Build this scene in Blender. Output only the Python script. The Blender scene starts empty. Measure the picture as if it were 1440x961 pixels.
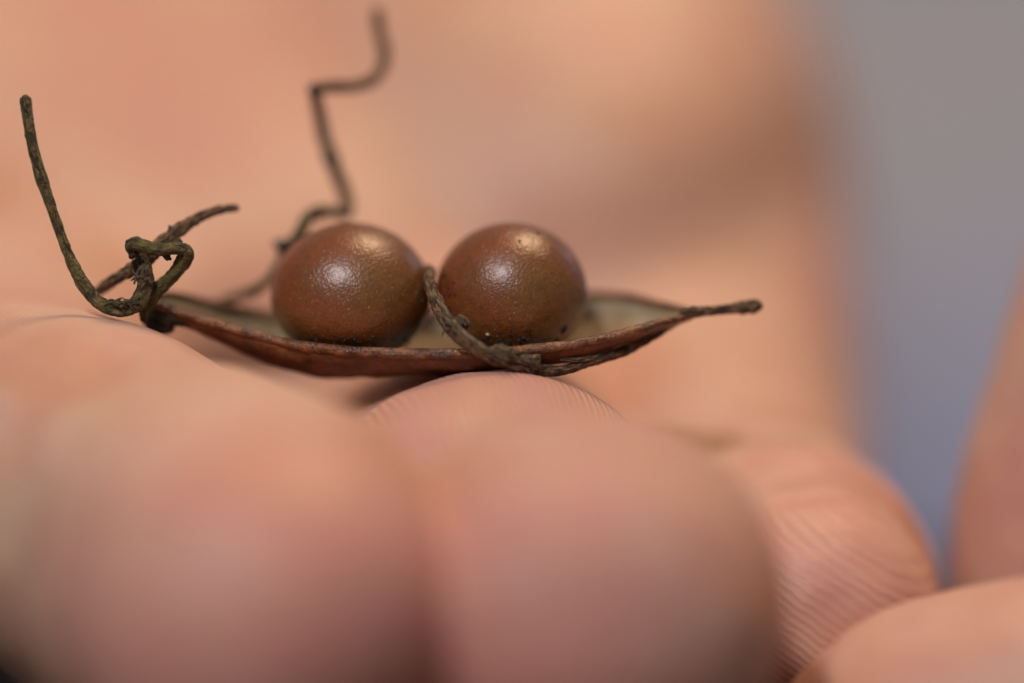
import bpy, bmesh, math, random
import numpy as np
from mathutils import Vector, Matrix, noise
random.seed(4); rng = np.random.default_rng(4)
S = 0.001                                   # one unit of the numbers below is a millimetre
sc = bpy.context.scene

# ------------------------------------------------------------------ camera
D = 233.0; FIELD = 48.0; TH = math.radians(18)
FWD = Vector((0, math.cos(TH), -math.sin(TH))); UP = Vector((0, math.sin(TH), math.cos(TH))); RT = Vector((1, 0, 0))
cam = bpy.data.cameras.new('camera'); cam_o = bpy.data.objects.new('camera', cam)
sc.collection.objects.link(cam_o); sc.camera = cam_o
cam_o.location = -FWD * D * S
cam_o.rotation_euler = (math.pi / 2 - TH, 0, 0)
cam.sensor_width = 36; cam.lens = 36 * D / FIELD
cam.clip_start = 0.005; cam.clip_end = 20
cam.dof.use_dof = True; cam.dof.focus_distance = (D - 2.3) * S
APERTURE = 25.0
cam.dof.aperture_fstop = cam.lens / APERTURE

# ------------------------------------------------------------------ world and lamps
w = bpy.data.worlds.new('World'); sc.world = w; w.use_nodes = True
w.node_tree.nodes['Background'].inputs[0].default_value = (0.95, 0.90, 0.95, 1)
w.node_tree.nodes['Background'].inputs[1].default_value = 0.14

def area(name, loc, size, power, col, target=(0, 0, 0), size_y=None):
    l = bpy.data.lights.new(name, 'AREA'); l.energy = power; l.color = col
    l.shape = 'DISK' if size_y is None else 'RECTANGLE'
    l.size = size * S
    if size_y: l.size_y = size_y * S
    o = bpy.data.objects.new(name, l); sc.collection.objects.link(o)
    o.location = Vector(loc) * S
    o.rotation_euler = (Vector(target) * S - o.location).to_track_quat('-Z', 'Y').to_euler()
    return o
# a small soft lamp above and left of the lens, a warm lamp overhead
area('key_lamp', (-86, -163, 277), 40, 0.72, (1.0, 0.96, 0.97))
area('overhead_lamp', (75, 150, 250), 80, 0.54, (1.0, 0.68, 0.40), target=(-5, 25, 0))
area('added_rim_light', (260, 420, 90), 120, 0.55, (0.72, 0.84, 1.0), target=(0, 20, 0))  # added light without a seen source, gives the seeds a bluish rim

sc.view_settings.view_transform = 'Standard'; sc.view_settings.look = 'None'
sc.view_settings.exposure = 0.0; sc.view_settings.gamma = 1; sc.view_settings.use_curve_mapping = False
sc.cycles.use_denoising = True
sc.cycles.max_bounces = 8

# ------------------------------------------------------------------ helpers
def P(px, py, d=0.0):
    """point (mm) seen at photo pixel px,py and lying d mm beyond the plane in focus"""
    k = (D + d) / D
    return RT * ((px - 720) / 30 * k) + UP * (-(py - 480.5) / 30 * k) + FWD * d

def catmull(pts, n):
    pts = [np.array(p, float) for p in pts]
    e = [2 * pts[0] - pts[1]] + pts + [2 * pts[-1] - pts[-2]]
    out = []
    for i in range(1, len(e) - 2):
        p0, p1, p2, p3 = e[i - 1:i + 3]
        for k in range(n):
            t = k / n
            out.append(0.5 * ((2 * p1) + (p2 - p0) * t + (2 * p0 - 5 * p1 + 4 * p2 - p3) * t * t + (3 * p1 - p0 - 3 * p2 + p3) * t ** 3))
    out.append(pts[-1]); return out

def pts_px(rows):
    out = []
    for r in rows:
        p = P(r[0], r[1], r[2]); out.append((p.x, p.y, p.z, r[3]))
    return out

def tube_mesh(rows, n=10, seg=14, rough=0.0, twist=0.0, groove=0, flat=1.0, seed=0, bump_f=1.3, world=False, lump=0.0, dome=False):
    """rounded tube through (x,y,z,r) points with bark-like unevenness; uv u = around, v = mm along"""
    path = catmull(rows if world else pts_px(rows), n)
    C = [Vector(p[:3]) for p in path]; R = [max(p[3], 0.01) for p in path]
    bm = bmesh.new(); uv = bm.loops.layers.uv.new('UVMap')
    # even resampling is not needed: points are dense
    T = [(C[min(i + 1, len(C) - 1)] - C[max(i - 1, 0)]).normalized() for i in range(len(C))]
    nrm = T[0].orthogonal().normalized(); rings = []; L = 0; Ls = []
    off = Vector((seed * 7.3, seed * 3.1, seed * 1.7))
    # caps: extra shrinking rings
    CC = []; 
    caps = [(math.cos(a), math.sin(a)) for a in (.12, .35, .6, .85, 1.1, 1.35)] if dome else [((1 - k) * .8, math.sqrt(k)) for k in (.15, .55, .85)]
    for (h, q) in caps: CC.append((C[0] - T[0] * R[0] * h, T[0], R[0] * q))
    CC += [(C[i], T[i], R[i]) for i in range(len(C))]
    for (h, q) in caps[::-1]: CC.append((C[-1] + T[-1] * R[-1] * h, T[-1], R[-1] * q))
    prev = None
    for (c, t, r) in CC:
        if prev is not None: L += (c - prev).length
        prev = c
        nrm = (nrm - t * nrm.dot(t)).normalized(); bi = t.cross(nrm)
        ring = []
        for j in range(seg):
            a = 2 * math.pi * j / seg + twist * L
            dr = 1.0
            if groove: dr += 0.10 * math.sin(groove * 2 * math.pi * j / seg + 1.5 * math.sin(L * .8)) 
            d = nrm * math.cos(a) + bi * math.sin(a) * flat
            p = c + d * r
            if rough:
                q = p * (bump_f / max(r, .05) * .3) + off
                dr += rough * noise.noise(q) + rough * .6 * noise.noise(p * 6 + off)
            if lump: dr += lump * max(0, noise.noise(Vector((L * .9, seed * 5.1, 0))))
            ring.append(bm.verts.new((c + d * r * dr) * S))
        rings.append(ring); Ls.append(L)
    for i in range(len(rings) - 1):
        for j in range(seg):
            k = (j + 1) % seg
            f = bm.faces.new((rings[i][j], rings[i][k], rings[i + 1][k], rings[i + 1][j])); f.smooth = True
            us = [j / seg, (j + 1) / seg, (j + 1) / seg, j / seg]; vs = [Ls[i], Ls[i], Ls[i + 1], Ls[i + 1]]
            for lp, u, v in zip(f.loops, us, vs): lp[uv].uv = (u, v)
    bm.faces.new(rings[0][::-1]); bm.faces.new(rings[-1])
    bmesh.ops.recalc_face_normals(bm, faces=bm.faces)
    return bm

def join_bm(bms):
    out = bmesh.new(); out.loops.layers.uv.new('UVMap')
    for b in bms:
        m = bpy.data.meshes.new('tmp'); b.to_mesh(m); out.from_mesh(m); bpy.data.meshes.remove(m); b.free()
    return out

def obj(name, bm, mats, parent=None, smooth=True):
    me = bpy.data.meshes.new(name); bm.to_mesh(me); bm.free()
    for m in (mats if isinstance(mats, (list, tuple)) else [mats]): me.materials.append(m)
    o = bpy.data.objects.new(name, me); sc.collection.objects.link(o)
    if smooth: me.shade_smooth()
    if parent: o.parent = parent; o.matrix_parent_inverse = Matrix.Translation(-parent.location)
    return o

def tag(o, label=None, cat=None, group=None, kind=None):
    if label: o['label'] = label
    if cat: o['category'] = cat
    if group: o['group'] = group
    if kind: o['kind'] = kind
    return o

def empty(name, p, label, cat):
    o = bpy.data.objects.new(name, None); sc.collection.objects.link(o)
    o.location = Vector(p) * S; o.empty_display_size = 0.002
    return tag(o, label, cat)

# ------------------------------------------------------------------ materials
class NT:
    def __init__(s, name):
        s.m = bpy.data.materials.new(name); s.m.use_nodes = True; s.t = s.m.node_tree; s.n = s.t.nodes; s.l = s.t.links
        s.b = s.n['Principled BSDF']
    def node(s, typ, **kw):
        n = s.n.new(typ)
        for k, v in kw.items():
            if k.startswith('i_'):
                key = k[2:].replace('_', ' ')
                n.inputs[int(key) if key.isdigit() else key].default_value = v
            else: setattr(n, k, v)
        return n
    def link(s, a, b): s.l.new(a, b); return b
    def coords(s, scale=(1000, 1000, 1000), kind='Object'):
        tc = s.node('ShaderNodeTexCoord'); mp = s.node('ShaderNodeMapping')
        mp.inputs['Scale'].default_value = scale; s.link(tc.outputs[kind], mp.inputs['Vector']); return mp.outputs[0]
    def noise(s, vec, scale, detail=4, rough=.55, dist=0):
        n = s.node('ShaderNodeTexNoise'); n.inputs['Scale'].default_value = scale; n.inputs['Detail'].default_value = detail
        n.inputs['Roughness'].default_value = rough; n.inputs['Distortion'].default_value = dist
        s.link(vec, n.inputs['Vector']); return n.outputs['Fac']
    def ramp(s, fac, stops):
        r = s.node('ShaderNodeValToRGB'); e = r.color_ramp.elements
        while len(e) < len(stops): e.new(0.5)
        for i, (p, c) in enumerate(stops):
            e[i].position = p; e[i].color = (*c, 1) if len(c) == 3 else c
        s.link(fac, r.inputs[0]); return r.outputs[0]
    def mix(s, fac, a, b, blend='MIX'):
        m = s.node('ShaderNodeMix', data_type='RGBA', blend_type=blend)
        for x, i in ((fac, 0), (a, 6), (b, 7)):
            if isinstance(x, bpy.types.NodeSocket): s.link(x, m.inputs[i])
            else: m.inputs[i].default_value = x if i == 0 else (*x, 1)
        return m.outputs[2]
    def math(s, op, a, b=0.0, c=None):
        m = s.node('ShaderNodeMath', operation=op)
        for i, x in enumerate((a, b) if c is None else (a, b, c)):
            if isinstance(x, bpy.types.NodeSocket): s.link(x, m.inputs[i])
            else: m.inputs[i].default_value = x
        return m.outputs[0]
    def bump(s, h, dist_mm, strength=1.0, normal=None):
        b = s.node('ShaderNodeBump'); b.inputs['Distance'].default_value = dist_mm * S; b.inputs['Strength'].default_value = strength
        s.link(h, b.inputs['Height'])
        if normal: s.link(normal, b.inputs['Normal'])
        return b.outputs[0]
    def attr(s, name):
        a = s.node('ShaderNodeAttribute'); a.attribute_name = name; return a

def skin_material():
    k = NT('skin'); v = k.coords()
    a = k.attr('tone'); sep = k.node('ShaderNodeSeparateColor'); k.link(a.outputs['Color'], sep.inputs[0])
    red, ridge = sep.outputs[0], sep.outputs[1]
    n1 = k.noise(v, .065, 3, .5); n2 = k.noise(v, .35, 4, .6); n3 = k.noise(v, 2.2, 3, .6)
    col = k.ramp(n1, [(.36, (.54, .26, .15)), (.48, (.60, .38, .26)), (.56, (.57, .30, .20)), (.68, (.54, .26, .215))])
    col = k.mix(k.ramp(n2, [(.4, (0, 0, 0)), (.7, (.45, .45, .45))]), col, (.53, .24, .21))
    col = k.mix(k.math('MULTIPLY', red, .75), col, (.54, .18, .175))
    col = k.mix(k.math('MULTIPLY', n3, .22), col, (.60, .44, .33))
    ph = k.attr('ridge').outputs['Fac']
    wob = k.math('MULTIPLY_ADD', k.noise(v, .25, 2), .5, ph)
    wob = k.math('MULTIPLY_ADD', k.noise(v, 1.6, 2), .12, wob)
    wave = k.math('SINE', k.math('MULTIPLY', wob, 2 * math.pi / .31))
    wave = k.math('MULTIPLY_ADD', wave, .5, .5)
    pores = k.noise(v, 5.5, 3, .6)
    vor = k.node('ShaderNodeTexVoronoi', feature='DISTANCE_TO_EDGE'); vor.inputs['Scale'].default_value = 1.5; k.link(v, vor.inputs['Vector'])
    cells = k.math('MINIMUM', vor.outputs['Distance'], .18)
    h = k.math('MULTIPLY', wave, ridge)
    h = k.math('MULTIPLY_ADD', pores, .45, h)
    h = k.math('MULTIPLY_ADD', cells, k.math('MULTIPLY', k.math('MAXIMUM', k.math('SUBTRACT', .5, ridge), 0.0), 3.0), h)
    k.link(k.bump(h, .036, .9), k.b.inputs['Normal'])
    col = k.mix(k.math('MULTIPLY', k.math('SUBTRACT', 1.0, wave), k.math('MULTIPLY', ridge, .13)), col, (.48, .20, .16))  # groove shade between the ridges also put into the colour
    k.link(col, k.b.inputs['Base Color'])
    k.b.inputs['Roughness'].default_value = .52
    k.b.inputs['Specular IOR Level'].default_value = .42
    k.b.inputs['Subsurface Weight'].default_value = .42
    k.b.inputs['Subsurface Radius'].default_value = (1.0, .35, .2)
    k.b.inputs['Subsurface Scale'].default_value = .0016
    return k.m

def seed_material(dark_at):
    k = NT('seed_coat'); v = k.coords()
    n1 = k.noise(v, .22, 3, .5); n2 = k.noise(v, 2.6, 5, .65); n3 = k.noise(v, 11, 2, .5)
    col = k.ramp(n1, [(.36, (.20, .046, .010)), (.52, (.17, .050, .009)), (.66, (.165, .070, .010))])
    col = k.mix(k.ramp(n2, [(.42, (0, 0, 0)), (.72, (.7, .7, .7))]), col, (.085, .028, .008))
    col = k.mix(k.ramp(n3, [(.60, (0, 0, 0)), (.72, (.65, .65, .65))]), col, (.34, .17, .06))
    vo = k.node('ShaderNodeTexVoronoi'); vo.inputs['Scale'].default_value = 2.3; k.link(v, vo.inputs['Vector'])
    spk = k.ramp(vo.outputs['Distance'], [(.05, (1, 1, 1)), (.10, (0, 0, 0))])
    gate = k.ramp(k.noise(v, .9, 2), [(.44, (0, 0, 0)), (.52, (1, 1, 1))])
    col = k.mix(k.mix(1.0, spk, gate, 'MULTIPLY'), col, (.50, .27, .10))
    # dark smudges, denser towards the bottom of the coat
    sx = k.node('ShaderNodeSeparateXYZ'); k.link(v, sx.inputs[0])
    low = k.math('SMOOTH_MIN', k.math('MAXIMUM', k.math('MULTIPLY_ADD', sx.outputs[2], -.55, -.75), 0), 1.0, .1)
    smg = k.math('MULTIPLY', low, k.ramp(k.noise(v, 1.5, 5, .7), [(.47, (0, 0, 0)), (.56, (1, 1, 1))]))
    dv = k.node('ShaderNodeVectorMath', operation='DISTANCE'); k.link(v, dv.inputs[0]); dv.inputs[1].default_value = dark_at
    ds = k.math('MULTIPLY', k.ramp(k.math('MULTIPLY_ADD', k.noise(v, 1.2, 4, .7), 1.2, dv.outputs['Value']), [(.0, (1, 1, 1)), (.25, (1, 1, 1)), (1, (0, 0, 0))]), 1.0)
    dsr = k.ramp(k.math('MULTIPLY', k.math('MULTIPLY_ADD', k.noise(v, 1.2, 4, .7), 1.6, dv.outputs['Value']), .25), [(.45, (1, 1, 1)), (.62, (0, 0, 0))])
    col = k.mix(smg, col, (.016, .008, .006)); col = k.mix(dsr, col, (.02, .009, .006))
    k.link(col, k.b.inputs['Base Color'])
    h = k.math('MULTIPLY_ADD', n3, .15, k.noise(v, 6.5, 2, .5))
    h = k.math('MULTIPLY_ADD', k.noise(v, 2.0, 2), .45, h)
    k.link(k.bump(h, .05, .8), k.b.inputs['Normal'])
    r = k.math('MULTIPLY_ADD', n2, .22, .27); k.link(r, k.b.inputs['Roughness'])
    k.b.inputs['Specular IOR Level'].default_value = .55
    k.b.inputs['Coat Weight'].default_value = .34; k.b.inputs['Coat Roughness'].default_value = .33
    return k.m

def bark_material(name, dark, mid, light, green=0.0, streak=(5, 1.1)):
    k = NT(name); uv = k.coords((streak[0], streak[1], 1), 'UV'); v = k.coords()
    n = k.noise(uv, 1.6, 5, .65, .5); n2 = k.noise(v, 1.1, 4, .6); n3 = k.noise(v, 7, 3, .6)
    col = k.ramp(n, [(.40, dark), (.5, mid), (.62, light)])
    if green: col = k.mix(k.ramp(n2, [(.44, (0, 0, 0)), (.62, (green,) * 3)]), col, (.135, .115, .022))
    col = k.mix(k.ramp(n3, [(.56, (0, 0, 0)), (.72, (.6, .6, .6))]), col, tuple(x * .3 for x in dark))
    k.link(col, k.b.inputs['Base Color'])
    h = k.math('MULTIPLY_ADD', n3, .6, n)
    k.link(k.bump(h, .35, .9), k.b.inputs['Normal'])
    k.b.inputs['Roughness'].default_value = .62
    return k.m

def rim_material():
    k = NT('glossy_pod_rim'); v = k.coords()
    n = k.noise(v, 1.2, 5, .65); n2 = k.noise(v, 4.5, 4, .6)
    col = k.ramp(n, [(.34, (.06, .017, .005)), (.50, (.15, .048, .014)), (.66, (.27, .105, .033))])
    col = k.mix(k.ramp(n2, [(.55, (0, 0, 0)), (.7, (.7, .7, .7))]), col, (.04, .014, .008))
    k.link(col, k.b.inputs['Base Color'])
    k.link(k.bump(k.math('MULTIPLY_ADD', n2, .6, n), .22, .9), k.b.inputs['Normal'])
    k.link(k.math('MULTIPLY_ADD', n2, .30, .08), k.b.inputs['Roughness'])
    k.b.inputs['Specular IOR Level'].default_value = .6
    return k.m

def pod_outer_material():
    k = NT('pod_shell_outside'); v = k.coords()
    n = k.noise(v, .8, 5, .6); n2 = k.noise(v, 5, 4, .6)
    col = k.ramp(n, [(.35, (.09, .030, .012)), (.55, (.17, .062, .025)), (.7, (.25, .11, .05))])
    k.link(col, k.b.inputs['Base Color']); k.link(k.bump(n2, .08, .8), k.b.inputs['Normal'])
    k.b.inputs['Roughness'].default_value = .45
    return k.m

def pod_inner_material():
    k = NT('pod_shell_inside'); v = k.coords(); vs = k.coords((500, 3000, 1500))
    n = k.noise(v, .45, 4, .6); n2 = k.noise(vs, .8, 4, .6)
    col = k.ramp(n, [(.36, (.33, .25, .15)), (.55, (.27, .18, .085)), (.66, (.20, .11, .035))])
    col = k.mix(k.math('MULTIPLY', n2, .35), col, (.40, .35, .26))
    k.link(col, k.b.inputs['Base Color']); k.link(k.bump(n2, .06, .6), k.b.inputs['Normal'])
    k.b.inputs['Roughness'].default_value = .5
    return k.m

def plain(name, col, rough=.6, nscale=1.0, bump=.03, var=.5):
    k = NT(name); v = k.coords(); n = k.noise(v, nscale, 4, .6)
    c = k.mix(n, tuple(x * (1 - var) for x in col), tuple(min(1, x * (1 + var)) for x in col))
    k.link(c, k.b.inputs['Base Color']); k.link(k.bump(n, bump, .7), k.b.inputs['Normal'])
    k.b.inputs['Roughness'].default_value = rough
    return k.m

M_skin = skin_material()
M_rim = rim_material(); M_out = pod_outer_material(); M_in = pod_inner_material()
M_olive = bark_material('dry_olive_bark', (.012, .009, .004), (.062, .046, .013), (.22, .15, .055), .6)
M_brown = bark_material('dry_brown_bark', (.025, .012, .005), (.12, .058, .022), (.29, .165, .075))
M_fibre = bark_material('frayed_tan_fibre', (.04, .025, .012), (.15, .10, .05), (.32, .24, .14))
M_dark = plain('dark_husk', (.022, .014, .008), .6, 3, .08)
M_hilum = plain('black_hilum', (.006, .005, .008), .45, 5, .02)
M_grit = plain('pale_grit', (.42, .33, .22), .5, 4, .02)

# ------------------------------------------------------------------ background
def background():
    k = NT('blurred_cloth'); v = k.coords()
    n = k.noise(v, .006, 2, .5, .3)
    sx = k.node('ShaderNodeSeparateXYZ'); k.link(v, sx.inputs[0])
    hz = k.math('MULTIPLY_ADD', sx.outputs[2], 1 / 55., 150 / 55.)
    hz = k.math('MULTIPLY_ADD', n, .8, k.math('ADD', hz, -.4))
    col = k.ramp(hz, [(.25, (.42, .50, .82)), (.6, (.55, .60, .78)), (.95, (.68, .69, .73))])  # backdrop gradient painted into the colour: bluish low, paler higher up
    wv = k.noise(v, .5, 3)
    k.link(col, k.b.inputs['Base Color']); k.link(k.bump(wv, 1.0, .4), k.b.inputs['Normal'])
    k.b.inputs['Roughness'].default_value = .9
    bm = bmesh.new(); nx, ns = 60, 90
    prof = []
    for i in range(ns + 1):                 # a cloth that lies flat, then rises behind
        t = i / ns
        if t < .45: prof.append((-420 + t / .45 * 700, -150))
        elif t < .65:
            a = (t - .45) / .2 * math.pi / 2; prof.append((280 + 110 * math.sin(a), -150 + 110 * (1 - math.cos(a))))
        else: prof.append((390, -40 + (t - .65) / .35 * 420))
    g = [[bm.verts.new(Vector(((x / nx - .5) * 1500, y + 14 * noise.noise(Vector((x * .25, y * .012, z * .012))), z + 10 * noise.noise(Vector((x * .3 + 9, y * .02, z * .01))))) * S) for x in range(nx + 1)] for (y, z) in prof]
    for i in range(ns):
        for j in range(nx): bm.faces.new((g[i][j], g[i][j + 1], g[i + 1][j + 1], g[i + 1][j]))
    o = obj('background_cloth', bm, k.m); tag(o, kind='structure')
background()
def shade_slab():  # made-up dark slab, added to darken the gaps below the fingers
    bm = bmesh.new(); bmesh.ops.create_cube(bm, size=1)
    for v in bm.verts: v.co = Vector((v.co.x * 900, 97 - 500 + (v.co.y + .5) * 500, v.co.z * 18 - 56)) * S
    bmesh.ops.bevel(bm, geom=bm.edges[:], offset=.003, segments=3, affect='EDGES')
    k = NT('shade_slab_dark'); v = k.coords((30, 400, 200)); n = k.noise(v, .6, 5, .6)
    k.link(k.ramp(n, [(.35, (.010, .008, .007)), (.7, (.028, .020, .016))]), k.b.inputs['Base Color']); k.b.inputs['Roughness'].default_value = .6
    tag(obj('shade_slab', bm, k.m, smooth=False), kind='structure')
shade_slab()

# ------------------------------------------------------------------ hands
def chain_bm(rows, n=14, seg=40, flat=1.0): return tube_mesh(rows, n=n, seg=seg, flat=flat, dome=True)
def ell_bm(c, r, rot=(0, 0, 0)):
    bm = bmesh.new(); bm.loops.layers.uv.new('UVMap')
    bmesh.ops.create_icosphere(bm, subdivisions=4, radius=1)
    from mathutils import Euler
    m = Euler([math.radians(a) for a in rot]).to_matrix().to_4x4()
    for v in bm.verts:
        v.co = (Vector(c) + m @ Vector((v.co.x * r[0], v.co.y * r[1], v.co.z * r[2]))) * S
    return bm

def make_hand(name, pieces, voxel, smooth, label, tone_fn, ridge_fn, soft_fn=None):
    bm = join_bm(pieces)
    me = bpy.data.meshes.new('tmp'); bm.to_mesh(me); bm.free()
    o = bpy.data.objects.new('tmp', me); sc.collection.objects.link(o)
    r = o.modifiers.new('r', 'REMESH'); r.mode = 'VOXEL'; r.voxel_size = voxel * S; r.use_smooth_shade = True
    s = o.modifiers.new('s', 'SMOOTH'); s.iterations = smooth; s.factor = .5
    dg = bpy.context.evaluated_depsgraph_get()
    m2 = bpy.data.meshes.new_from_object(o.evaluated_get(dg)); bpy.data.objects.remove(o)
    n = len(m2.vertices); co = np.empty(n * 3); m2.vertices.foreach_get('co', co); co = co.reshape(-1, 3) / S
    nr = np.empty(n * 3); m2.vertices.foreach_get('normal', nr); nr = nr.reshape(-1, 3)
    if soft_fn:                             # let the pads of the palm melt into one another
        ne = len(m2.edges); ed = np.empty(ne * 2, int); m2.edges.foreach_get('vertices', ed); ed = ed.reshape(-1, 2)
        i2 = np.concatenate([ed[:, 0], ed[:, 1]]); j2 = np.concatenate([ed[:, 1], ed[:, 0]]); deg = np.maximum(np.bincount(i2, minlength=n), 1)
        wt = soft_fn(co)
        for _ in range(130):
            av = np.stack([np.bincount(i2, co[j2, a], n) / deg for a in range(3)], 1)
            co += (av - co) * (wt * .9)[:, None]
        m2.vertices.foreach_set('co', (co * S).ravel()); m2.update()
        nn = np.empty(n * 3); m2.vertices.foreach_get('normal', nn); nr = nn.reshape(-1, 3)
    # gentle unevenness of the flesh
    dsp = np.array([noise.noise(Vector(c) * .12) * .30 + noise.noise(Vector(c) * .45 + Vector((5, 5, 5))) * .09 for c in co])
    m2.vertices.foreach_set('co', ((co + nr * dsp[:, None]) * S).ravel())
    a = m2.attributes.new('ridge', 'FLOAT', 'POINT'); a.data.foreach_set('value', ridge_fn(co).astype(np.float32))
    red, amt = tone_fn(co)
    cl = m2.attributes.new('tone', 'FLOAT_COLOR', 'POINT')
    cc = np.zeros((n, 4), np.float32); cc[:, 0] = red; cc[:, 1] = amt; cc[:, 3] = 1
    cl.data.foreach_set('color', cc.ravel())
    m2.materials.clear(); m2.materials.append(M_skin); m2.shade_smooth(); m2.name = name; m2.update()
    h = bpy.data.objects.new(name, m2); sc.collection.objects.link(h)
    return tag(h, label, 'hand')

def blob(co, p, r):
    d = np.linalg.norm(co - np.array(p)[None], axis=1); return np.clip(1 - d / r, 0, 1) ** 1.0 * 1.0

def fc(rows): return chain_bm(rows)
# four fingers of the palm-up hand reach towards the lens and droop over; the palm lies behind
middle = [(372, 875, -22, 8.3), (345, 848, -16, 9.5), (290, 802, -10.5, 9.1), (195, 756, -5, 8.7), (110, 695, -1.5, 8.5), (40, 655, 2, 7.8), (-10, 640, 9, 7.6), (-10, 610, 17, 8.6), (20, 560, 27, 9.2), (120, 520, 42, 10)]
ring = [(836, 884, -19.5, 7.8), (822, 856, -15, 8.8), (785, 852, -10.8, 8.3), (742, 845, -7.2, 7.3), (694, 808, -3.2, 9.3), (676, 792, .8, 9.2), (660, 745, 8, 8.7), (645, 720, 15, 8.9), (620, 650, 26, 8.8), (600, 600, 42, 10)]
little = [(1130, 880, 3.6, 6.6), (1106, 862, 5.6, 7.7), (1080, 835, 9, 8.0), (1048, 800, 13.5, 7.6), (1030, 757, 17, 7.0), (1015, 735, 20.5, 7.8), (1000, 690, 28, 8.6), (970, 620, 42, 10)]
index = [(-420, 900, -2, 7), (-420, 850, 2, 8.3), (-400, 800, 8, 8.6), (-370, 740, 18, 8.8), (-340, 650, 30, 9), (-250, 560, 46, 10)]
C_little = P(985, 1090, 6); C_ring = P(800, 740, -14); C_mid = P(120, 760, 4)
pieces = [fc(middle), fc(ring), fc(little), fc(index)]
pal = P(300, 560, 50)
pieces += [ell_bm((-20, 58, -5.5), (34, 32, 9.5), (6, 0, 0)), ell_bm(P(935, 260, 56), (11, 30, 11), (16, 0, 0)), ell_bm(P(880, 420, 44), (13, 20, 8), (20, 0, 0)), ell_bm((-12, 98, 0), (24, 38, 15), (12, 0, 8)),
           ell_bm((-40, 82, 4), (20, 32, 16), (10, 0, -20)), ell_bm((1, 58, -1), (16.5, 26, 11), (10, 0, 8)), ell_bm(P(770, 510, 62), (18.5, 38, 12.5), (25, 0, 0)), ell_bm(P(950, 400, 62), (10.5, 22, 10), (0, 0, 0)), ell_bm(P(1010, 520, 46), (8.5, 16, 8.5), (0, 0, 0))]
thumb = [(-62, 20, 16, 7.5), (-63, 32, 15, 8.8), (-60, 46, 11, 9.4), (-54, 62, 7, 10.5), (-44, 80, 3, 13)]
pieces += [tube_mesh(thumb, n=12, seg=32, world=True)]
pieces += [tube_mesh([(-14, 106, -6, 22), (-16, 140, -8, 24), (-18, 190, -20, 26), (-22, 300, -50, 34)], n=10, seg=48, world=True, flat=1.0)]
def seam(co): return -5.5 - 4.5 * np.clip((co[:, 1] + 9) / 5, 0, 1)     # valley between middle and ring finger
def ridge_a(co):
    d = [np.linalg.norm(co - np.array(c)[None], axis=1) for c in (C_little, C_ring, C_mid)]
    x = co[:, 0]; out = np.where(x > 10, d[0] * 1.18, np.where(x > seam(co), x * .75 + co[:, 1] * .2 + .012 * (x + 4) ** 2, x * .9 - co[:, 1] * .3)); return out
def tone_a(co):
    red = np.zeros(len(co))
    for (p, r, a) in ((P(360, 880, -27), 14, .8), (P(825, 910, -26), 14, .8), (P(1150, 800, 1), 9, .75), (P(1110, 895, 3), 5, .9), (P(250, 540, -4), 7, .35)):
        red += a * blob(co, p, r)
    amt = np.clip(1.15 - np.clip(co[:, 1] - 6, 0, None) / 12, 0, 1)
    amt = np.where((co[:, 0] < seam(co)), amt * .35, amt)
    amt = np.where((co[:, 0] > seam(co)) & (co[:, 0] < 10), amt * 1.9, amt)
    amt = np.where(co[:, 0] > 10, amt * .75, amt)
    for xs in (seam(co), 10): amt = amt * np.clip((np.abs(co[:, 0] - xs) - .3) / 1.6, 0, 1)
    return np.clip(red, 0, 1), amt
make_hand('hand', pieces, .36, 5, 'upturned hand whose palm and soft fingertips carry the open seed pod', tone_a, ridge_a, lambda co: np.clip((co[:, 1] - 20) / 14, 0, 1))

# the other hand reaches in from the right: a thumb lying low, a finger rising behind it
p2 = [fc([(1290, 1100, -6.5, 7.5), (1330, 1085, -7, 8.0), (1450, 1068, -7.5, 8.1), (1600, 1060, -7.5, 8.4), (1800, 1040, -5, 10), (2050, 1000, 4, 12)]),
      fc([(1815, 60, 10, 6.5), (1785, 150, 11, 8.0), (1715, 330, 11, 8.6), (1635, 560, 11, 8.3), (1590, 740, 11, 8.6), (1640, 900, 10, 9.5), (1850, 980, 8, 11), (2100, 960, 6, 13)]),
      ell_bm(P(2250, 950, 8), (18, 16, 17)), ell_bm(P(1990, 960, 5), (11, 10, 10)),
      fc([(2200, 950, 8, 15), (2600, 960, 10, 16), (3300, 1000, 14, 21), (4500, 1100, 20, 27)])]
def tone_b(co): return 0.15 + .3 * blob(co, P(1290, 960, -9), 9), np.full(len(co), .35)
def ridge_b(co): return np.linalg.norm(co - np.array(P(1230, 1180, -2))[None], axis=1)
make_hand('hand', p2, .36, 5, 'second hand at the right edge, one finger lying low and another upright behind it', tone_b, ridge_b)

# ------------------------------------------------------------------ pod
pod = empty('seed_pod', P(620, 500, 1.5), 'split brown boat-shaped pod with pale lining holding both round seeds', 'seed pod')
near = [(212, 428, -.2), (240, 432, -.5), (300, 451, -.9), (380, 474, -1.4), (450, 487, -2.0), (540, 494, -2.4), (640, 495, -2.6), (720, 491, -2.5), (800, 482, -2.3), (870, 468, -1.8), (925, 452, -1.2), (975, 439, -.4)]
far = [(212, 420, 1.6), (240, 412, 2.4), (300, 424, 4.2), (380, 440, 5.6), (450, 446, 6.3), (540, 442, 6.7), (640, 434, 6.8), (720, 424, 6.7), (800, 415, 6.0), (870, 415, 4.7), (925, 426, 3.0), (975, 437, 1.2)]
sagv = [.35, .7, 1.15, 1.75, 2.0, 1.75, 1.7, 1.7, 1.6, 1.25, .75, .2]
N_ = catmull([tuple(P(*p)) for p in near], 8); F_ = catmull([tuple(P(*p)) for p in far], 8); G_ = [float(x[0]) for x in catmull([(s,) for s in sagv], 8)]
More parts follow.
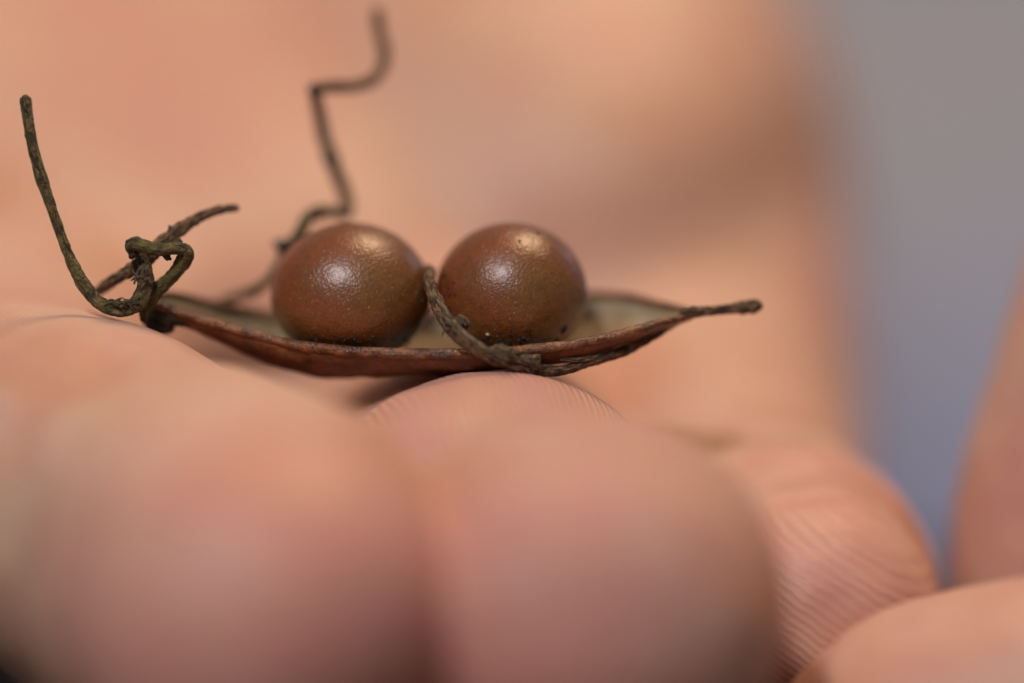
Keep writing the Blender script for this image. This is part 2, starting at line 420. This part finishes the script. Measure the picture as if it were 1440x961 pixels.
def shell(side, th):
    bm = bmesh.new(); seg = 30; rows = []
    for i, (a, b, s) in enumerate(zip(N_, F_, G_)):
        a = Vector(a); b = Vector(b); c = (a + b) / 2; A = (a - b) / 2; row = []
        for j in range(seg + 1):
            t = math.pi * j / seg
            p = c + A * math.cos(t) + Vector((0, 0, -1)) * s * (math.sin(t) ** .8)
            p = p + Vector((0, 0, .16 * noise.noise(p * .5) + .08 * noise.noise(p * 1.6)))
            nrm = (A * math.cos(t) / max(A.length, .1) + Vector((0, 0, -math.sin(t)))).normalized()
            row.append(bm.verts.new((p + nrm * th) * S))
        rows.append(row)
    for i in range(len(rows) - 1):
        for j in range(seg):
            q = (rows[i][j], rows[i][j + 1], rows[i + 1][j + 1], rows[i + 1][j])
            bm.faces.new(q if side > 0 else q[::-1])
    return bm
obj('shell', shell(1, .14), M_out, pod); obj('lining', shell(-1, -.02), M_in, pod)
def rim_rows(src, r0, r1, dz=0):
    out = []
    for i, p in enumerate(src):
        t = i / (len(src) - 1); r = r0 * (0.55 + .45 * math.sin(math.pi * min(1, max(0, t))) ** .5) + r1 * noise.noise(Vector((t * 9, r0 * 7, 0)))
        out.append((p[0], p[1], p[2] + dz, r))
    return out
obj('rim', tube_mesh(rim_rows(N_, .27, .07, -.12), n=4, seg=16, rough=.16, world=True, seed=1, flat=1.0), M_rim, pod)
obj('rim', tube_mesh(rim_rows(F_, .20, .04, -.05), n=2, seg=12, rough=.12, world=True, seed=2), M_rim, pod)['label'] = 'thin pale far rim'
obj('beak', tube_mesh([(962, 441, -0.60, 0.269), (985, 438, -0.30, 0.246), (1012, 436, -0.10, 0.213), (1030, 434, 0.00, 0.246), (1048, 432, 0.10, 0.336), (1060, 431, 0.15, 0.336), (1068, 431, 0.20, 0.224)], n=10, seg=14, rough=.25, seed=3, groove=5), M_brown, pod)
obj('stalk', join_bm([tube_mesh([(206, 452, -0.20, 0.291), (216, 446, 0.00, 0.470), (232, 446, 0.10, 0.616), (250, 446, 0.00, 0.470), (275, 452, -0.30, 0.280)], n=8, seg=16, rough=.3, seed=4),
                      tube_mesh([(203, 438, -0.20, 0.224), (207, 452, -0.30, 0.224), (222, 462, -0.20, 0.291), (240, 462, 0.10, 0.246)], n=8, seg=12, rough=.25, seed=5)]), M_dark, pod)

# ------------------------------------------------------------------ seeds
def make_seed(c, rad, seed, label, dark_at):
    o_c = P(*c)
    bm = bmesh.new(); bmesh.ops.create_uvsphere(bm, u_segments=128, v_segments=80, radius=1)
    for v in bm.verts:
        n = v.co.copy(); p = Vector((n.x * rad[0], n.y * rad[1], n.z * (rad[2] if n.z > 0 else rad[2] * .93)))
        q = n * 1.1 + Vector((seed * 3.3, 0, 0))
        p *= 1 + .012 * noise.noise(q) + .004 * noise.noise(n * 5 + Vector((seed, 2, 2))) + .0012 * noise.noise(n * 22)
        v.co = p * S
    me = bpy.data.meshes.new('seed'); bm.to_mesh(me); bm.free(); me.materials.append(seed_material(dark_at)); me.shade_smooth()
    o = bpy.data.objects.new('seed', me); sc.collection.objects.link(o); o.location = o_c * S
    tag(o, label, 'seed', 'round seeds in the open pod')
    return o
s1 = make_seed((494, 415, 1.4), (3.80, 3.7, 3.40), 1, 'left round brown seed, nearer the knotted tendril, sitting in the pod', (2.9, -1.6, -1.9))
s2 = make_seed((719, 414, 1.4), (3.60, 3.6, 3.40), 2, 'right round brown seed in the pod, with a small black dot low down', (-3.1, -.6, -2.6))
def on_seed(s, rad, px, py, lift=0.0):
    """point of the seed's surface met by the view ray through px,py"""
    c = Vector(s.location) / S; o = -FWD * D; d = (P(px, py, 0) - o).normalized()
    def sc3(v): return Vector((v.x / rad[0], v.y / rad[1], v.z / (rad[2] if v.z > 0 else rad[2] * .93)))
    lo = None; t = D - 8
    while t < D + 10:
        q = o + d * t - c
        if sc3(q).length <= 1: return o + d * t + (q.normalized() * lift)
        t += .01
    return None
h_c = on_seed(s2, (3.60, 3.6, 3.40), 793, 464, -.10)
bm = bmesh.new(); bmesh.ops.create_icosphere(bm, subdivisions=3, radius=1)
for v in bm.verts: v.co = (h_c + Vector((v.co.x * .24, v.co.y * .20, v.co.z * .27 + v.co.x * .06))) * S
obj('hilum', bm, M_hilum, s2)
def grit(s, rad, spots, mat, name='grit'):
    bm = bmesh.new()
    for (px, py, r) in spots:
        p = on_seed(s, rad, px, py, r * .25)
        if p is None: continue
        m = Matrix.Translation(p * S) @ Matrix.Rotation(random.random() * 6, 4, Vector((random.random(), random.random(), 1)).normalized())
        b = bmesh.ops.create_icosphere(bm, subdivisions=2, radius=1, matrix=Matrix.Identity(4))
        sx = (r * random.uniform(.6, 1.3), r * random.uniform(.5, 1), r * random.uniform(.5, 1))
        for v in b['verts']:
            k = 1 + .35 * noise.noise(v.co * 2 + Vector((px, py, 0)))
            v.co = m @ (Vector((v.co.x * sx[0], v.co.y * sx[1], v.co.z * sx[2])) * k * S)
    g = obj(name, bm, mat, s); g['kind'] = 'stuff'
R1 = (3.80, 3.7, 3.40); R2 = (3.60, 3.6, 3.40)
rs = lambda x0, x1, y0, y1, n, r0, r1: [(random.uniform(x0, x1), random.uniform(y0, y1), random.uniform(r0, r1)) for _ in range(n)]
grit(s1, R1, rs(410, 590, 474, 489, 80, .03, .10) + rs(582, 598, 395, 425, 12, .03, .06) + [(503, 322, .05), (512, 326, .04)], M_dark, 'husk_crumbs')
grit(s1, R1, rs(500, 560, 472, 484, 6, .02, .035) + rs(585, 597, 400, 425, 4, .02, .03) + rs(440, 580, 400, 470, 6, .012, .022), M_grit)
grit(s2, R2, rs(650, 800, 474, 489, 80, .03, .10) + rs(620, 640, 395, 440, 16, .04, .08) + rs(715, 745, 464, 472, 8, .04, .07) + [(756, 330, .09), (731, 339, .08), (714, 317, .05), (622, 380, .10), (626, 388, .09)], M_dark, 'husk_crumbs')
grit(s2, R2, rs(650, 730, 470, 486, 8, .02, .045) + [(686, 470, .11), (665, 479, .07), (622, 383, .05), (713, 355, .06)] + rs(640, 810, 380, 465, 9, .012, .024), M_grit)

# ------------------------------------------------------------------ dried tendrils
def fray(rows_list, mat, parent, name='frayed_fibre'):
    return obj(name, join_bm([tube_mesh(r, n=6, seg=6, rough=.2, seed=i) for i, r in enumerate(rows_list)]), mat, parent)
def tangle(cx, cy, d, rx, ry, n, r=.05, ang=0):
    out = []
    for _ in range(n):
        a = random.uniform(0, 6.28); x = cx + rx * math.cos(a) * random.random(); y = cy + ry * math.sin(a) * random.random()
        pts = []; th = ang + random.uniform(-.6, .6)
        for k in range(4):
            pts.append((x, y, d + random.uniform(-.12, .12) - .1 * math.sin(k), r * random.uniform(.6, 1.2) * (1 if k < 3 else .4)))
            x += 6 * math.cos(th); y += 6 * math.sin(th); th += random.uniform(-.7, .7)
        out.append(pts)
    return out

# left knot
t1 = empty('dried_tendril', P(180, 438, .3), 'knotted olive-brown dried tendril at the left end of the pod, one long arm rising left', 'tendril')
obj('arm', tube_mesh([(36, 139, -1.50, 0.255), (39, 165, -1.60, 0.264), (47, 210, -1.70, 0.255), (62, 262, -1.80, 0.255), (82, 320, -1.90, 0.255), (98, 362, -2.00, 0.264), (116, 398, -2.10, 0.293), (135, 422, -2.20, 0.311), (155, 434, -2.30, 0.330), (176, 436, -2.30, 0.340), (194, 426, -2.20, 0.358), (203, 408, -2.10, 0.340), (206, 390, -2.00, 0.321), (203, 372, -1.70, 0.302), (197, 358, -1.50, 0.264)],
                     n=12, seg=16, rough=.15, groove=4, seed=11, twist=.12, lump=.2), M_olive, t1)
obj('arm', tube_mesh([(333, 293, 0.70, 0.161), (318, 294, 0.40, 0.189), (300, 298, 0.10, 0.217), (280, 306, -0.20, 0.246), (262, 317, -0.50, 0.283), (246, 328, -0.80, 0.340), (232, 340, -1.00, 0.340), (218, 354, -1.20, 0.340), (204, 368, -1.40, 0.358), (186, 380, -1.20, 0.321), (166, 391, -0.60, 0.283), (148, 403, 0.20, 0.255), (130, 415, 1.00, 0.226)],
                     n=12, seg=16, rough=.26, groove=3, seed=12, lump=.2), M_brown, t1)
obj('loop', tube_mesh([(188, 358, -2.00, 0.170), (184, 348, -2.30, 0.283), (190, 343, -2.50, 0.311), (204, 347, -2.55, 0.283), (222, 351, -2.50, 0.293), (240, 350, -2.30, 0.283), (255, 350, -2.10, 0.302), (262, 357, -1.90, 0.311), (257, 370, -1.70, 0.311), (246, 384, -1.60, 0.302), (232, 398, -1.50, 0.321), (220, 410, -1.40, 0.340), (211, 424, -1.30, 0.302), (203, 438, -1.30, 0.226), (202, 450, -1.20, 0.170)],
                      n=12, seg=16, rough=.26, groove=4, seed=13, lump=.2), M_olive, t1)
fray(tangle(172, 424, -2.7, 28, 7, 16, .055, 0) + tangle(196, 395, -2.45, 9, 22, 20, .055, -1.3) + [[(196, 396, -2.10, 0.075), (190, 392, -2.20, 0.066), (184, 395, -2.20, 0.028)], [(192, 388, -2.10, 0.075), (188, 384, -2.20, 0.057), (187, 380, -2.20, 0.028)]], M_fibre, t1)
obj('bud', join_bm([tube_mesh([(194, 352, -2.10, 0.151), (188, 356, -2.25, 0.246), (184, 362, -2.30, 0.132)], n=8, seg=10, rough=.35, seed=21),
                    tube_mesh([(240, 346, -1.60, 0.208), (250, 342, -1.50, 0.226), (252, 336, -1.40, 0.094)], n=8, seg=10, rough=.35, seed=22),
                    tube_mesh([(232, 356, -2.00, 0.189), (236, 362, -2.00, 0.170), (240, 365, -2.00, 0.066)], n=8, seg=10, rough=.35, seed=23),
                    tube_mesh([(244, 326, -0.90, 0.189), (240, 321, -0.90, 0.132), (238, 318, -0.90, 0.057)], n=8, seg=10, rough=.3, seed=24)]), M_dark, t1)

# tall zigzag behind the seeds
t2 = empty('dried_tendril', P(350, 415, 5), 'zigzag dried tendril standing up out of focus behind the left seed', 'tendril')
obj('arm', tube_mesh([(531, 16, 7.70, 0.266), (533, 40, 7.60, 0.286), (540, 72, 7.30, 0.286), (538, 96, 6.80, 0.286), (524, 113, 6.20, 0.276), (498, 121, 5.70, 0.266), (470, 122, 5.20, 0.276), (446, 124, 4.90, 0.296), (443, 136, 5.20, 0.276), (450, 165, 6.10, 0.296), (456, 195, 6.50, 0.315), (465, 222, 6.70, 0.355), (474, 246, 6.90, 0.335), (484, 268, 7.00, 0.315), (490, 290, 6.70, 0.296), (487, 302, 6.10, 0.276)],
                     n=12, seg=14, rough=.16, groove=3, seed=14), M_brown, t2)
obj('arm', tube_mesh([(487, 302, 6.00, 0.256), (468, 298, 5.50, 0.276), (448, 297, 4.90, 0.296), (432, 306, 4.50, 0.296), (424, 322, 4.30, 0.296), (416, 338, 4.30, 0.315), (404, 354, 4.40, 0.335), (396, 372, 4.50, 0.276), (384, 388, 4.70, 0.237), (368, 402, 4.90, 0.216), (350, 410, 5.20, 0.216), (328, 417, 5.70, 0.197), (312, 422, 6.30, 0.138)],
                     n=12, seg=14, rough=.18, groove=3, seed=15, lump=.3), M_olive, t2)
obj('bud', join_bm([tube_mesh([(408, 350, 4.30, 0.355), (396, 346, 4.20, 0.335), (386, 342, 4.10, 0.138)], n=8, seg=10, rough=.3, seed=25),
                    tube_mesh([(444, 125, 4.80, 0.296), (440, 128, 4.70, 0.335), (437, 132, 4.70, 0.158)], n=8, seg=10, rough=.3, seed=26),
                    tube_mesh([(462, 212, 6.30, 0.315), (467, 226, 6.20, 0.375), (472, 238, 6.30, 0.197)], n=8, seg=10, rough=.3, seed=27),
                    tube_mesh([(444, 300, 4.80, 0.276), (448, 306, 4.70, 0.237), (450, 310, 4.70, 0.099)], n=8, seg=10, rough=.3, seed=28),
                    tube_mesh([(356, 408, 4.90, 0.237), (358, 414, 4.70, 0.158), (359, 417, 4.70, 0.079)], n=8, seg=10, rough=.3, seed=29)]), M_dark, t2)

# strand wrapped between the seeds and under the pod
t3 = empty('dried_tendril', P(755, 518, -1.5), 'rough tan dried strand slung between the two seeds and under the pod', 'tendril')
obj('strand', tube_mesh([(590, 392, 3.6, 0.189), (598, 381, 2.2, 0.224), (604, 381, .6, 0.249), (604, 396, -.8, 0.284), (611, 418, -2.0, 0.310), (621, 441, -2.7, 0.327), (634, 460, -3.1, 0.327), (650, 476, -3.4, 0.310), (670, 491, -3.5, 0.292), (694, 503, -3.4, 0.292), (722, 512, -3.1, 0.310), (748, 519, -2.7, 0.292), (772, 522, -2.3, 0.241), (798, 519, -1.9, 0.215), (824, 511, -1.6, 0.215), (850, 503, -1.3, 0.224), (880, 493, -.9, 0.224), (910, 478, -.4, 0.206), (940, 459, .2, 0.189), (966, 444, .8, 0.155)],
                        n=14, seg=18, rough=.17, groove=4, seed=16, twist=.25, lump=.15), M_brown, t3)
obj('strand', tube_mesh([(606, 400, -1.0, 0.120), (618, 425, -2.7, 0.138), (634, 450, -3.3, 0.155), (652, 468, -3.6, 0.155), (680, 490, -3.8, 0.146), (712, 502, -3.6, 0.172), (738, 508, -3.2, 0.155), (760, 516, -2.9, 0.112)],
                        n=14, seg=12, rough=.25, groove=3, seed=17, twist=.4), M_fibre, t3)
obj('bud', join_bm([tube_mesh([(640, 454, -3.2, 0.224), (649, 450, -3.1, 0.275), (654, 457, -3.0, 0.224), (652, 465, -3.0, 0.103)], n=8, seg=12, rough=.4, seed=31),
                    tube_mesh([(690, 494, -3.5, 0.189), (706, 492, -3.5, 0.258), (720, 498, -3.4, 0.224), (724, 504, -3.3, 0.103)], n=8, seg=12, rough=.4, seed=32),
                    tube_mesh([(730, 510, -3.0, 0.189), (745, 504, -2.9, 0.215), (757, 505, -2.7, 0.172), (750, 512, -2.7, 0.103)], n=8, seg=12, rough=.4, seed=33)]), M_fibre, t3)
fray(tangle(712, 498, -3.75, 22, 7, 12, .045, .3) + tangle(745, 510, -3.2, 18, 7, 9, .045, .2) + tangle(630, 455, -3.4, 8, 16, 8, .045, .9) + tangle(612, 420, -2.5, 5, 18, 6, .04, 1.2), M_fibre, t3)
obj('side_shoot', tube_mesh([(790, 505, -2.0, 0.120), (812, 506, -1.9, 0.146), (838, 503, -1.6, 0.138), (862, 495, -1.3, 0.120)], n=8, seg=12, rough=.25, seed=34), M_brown, t3)
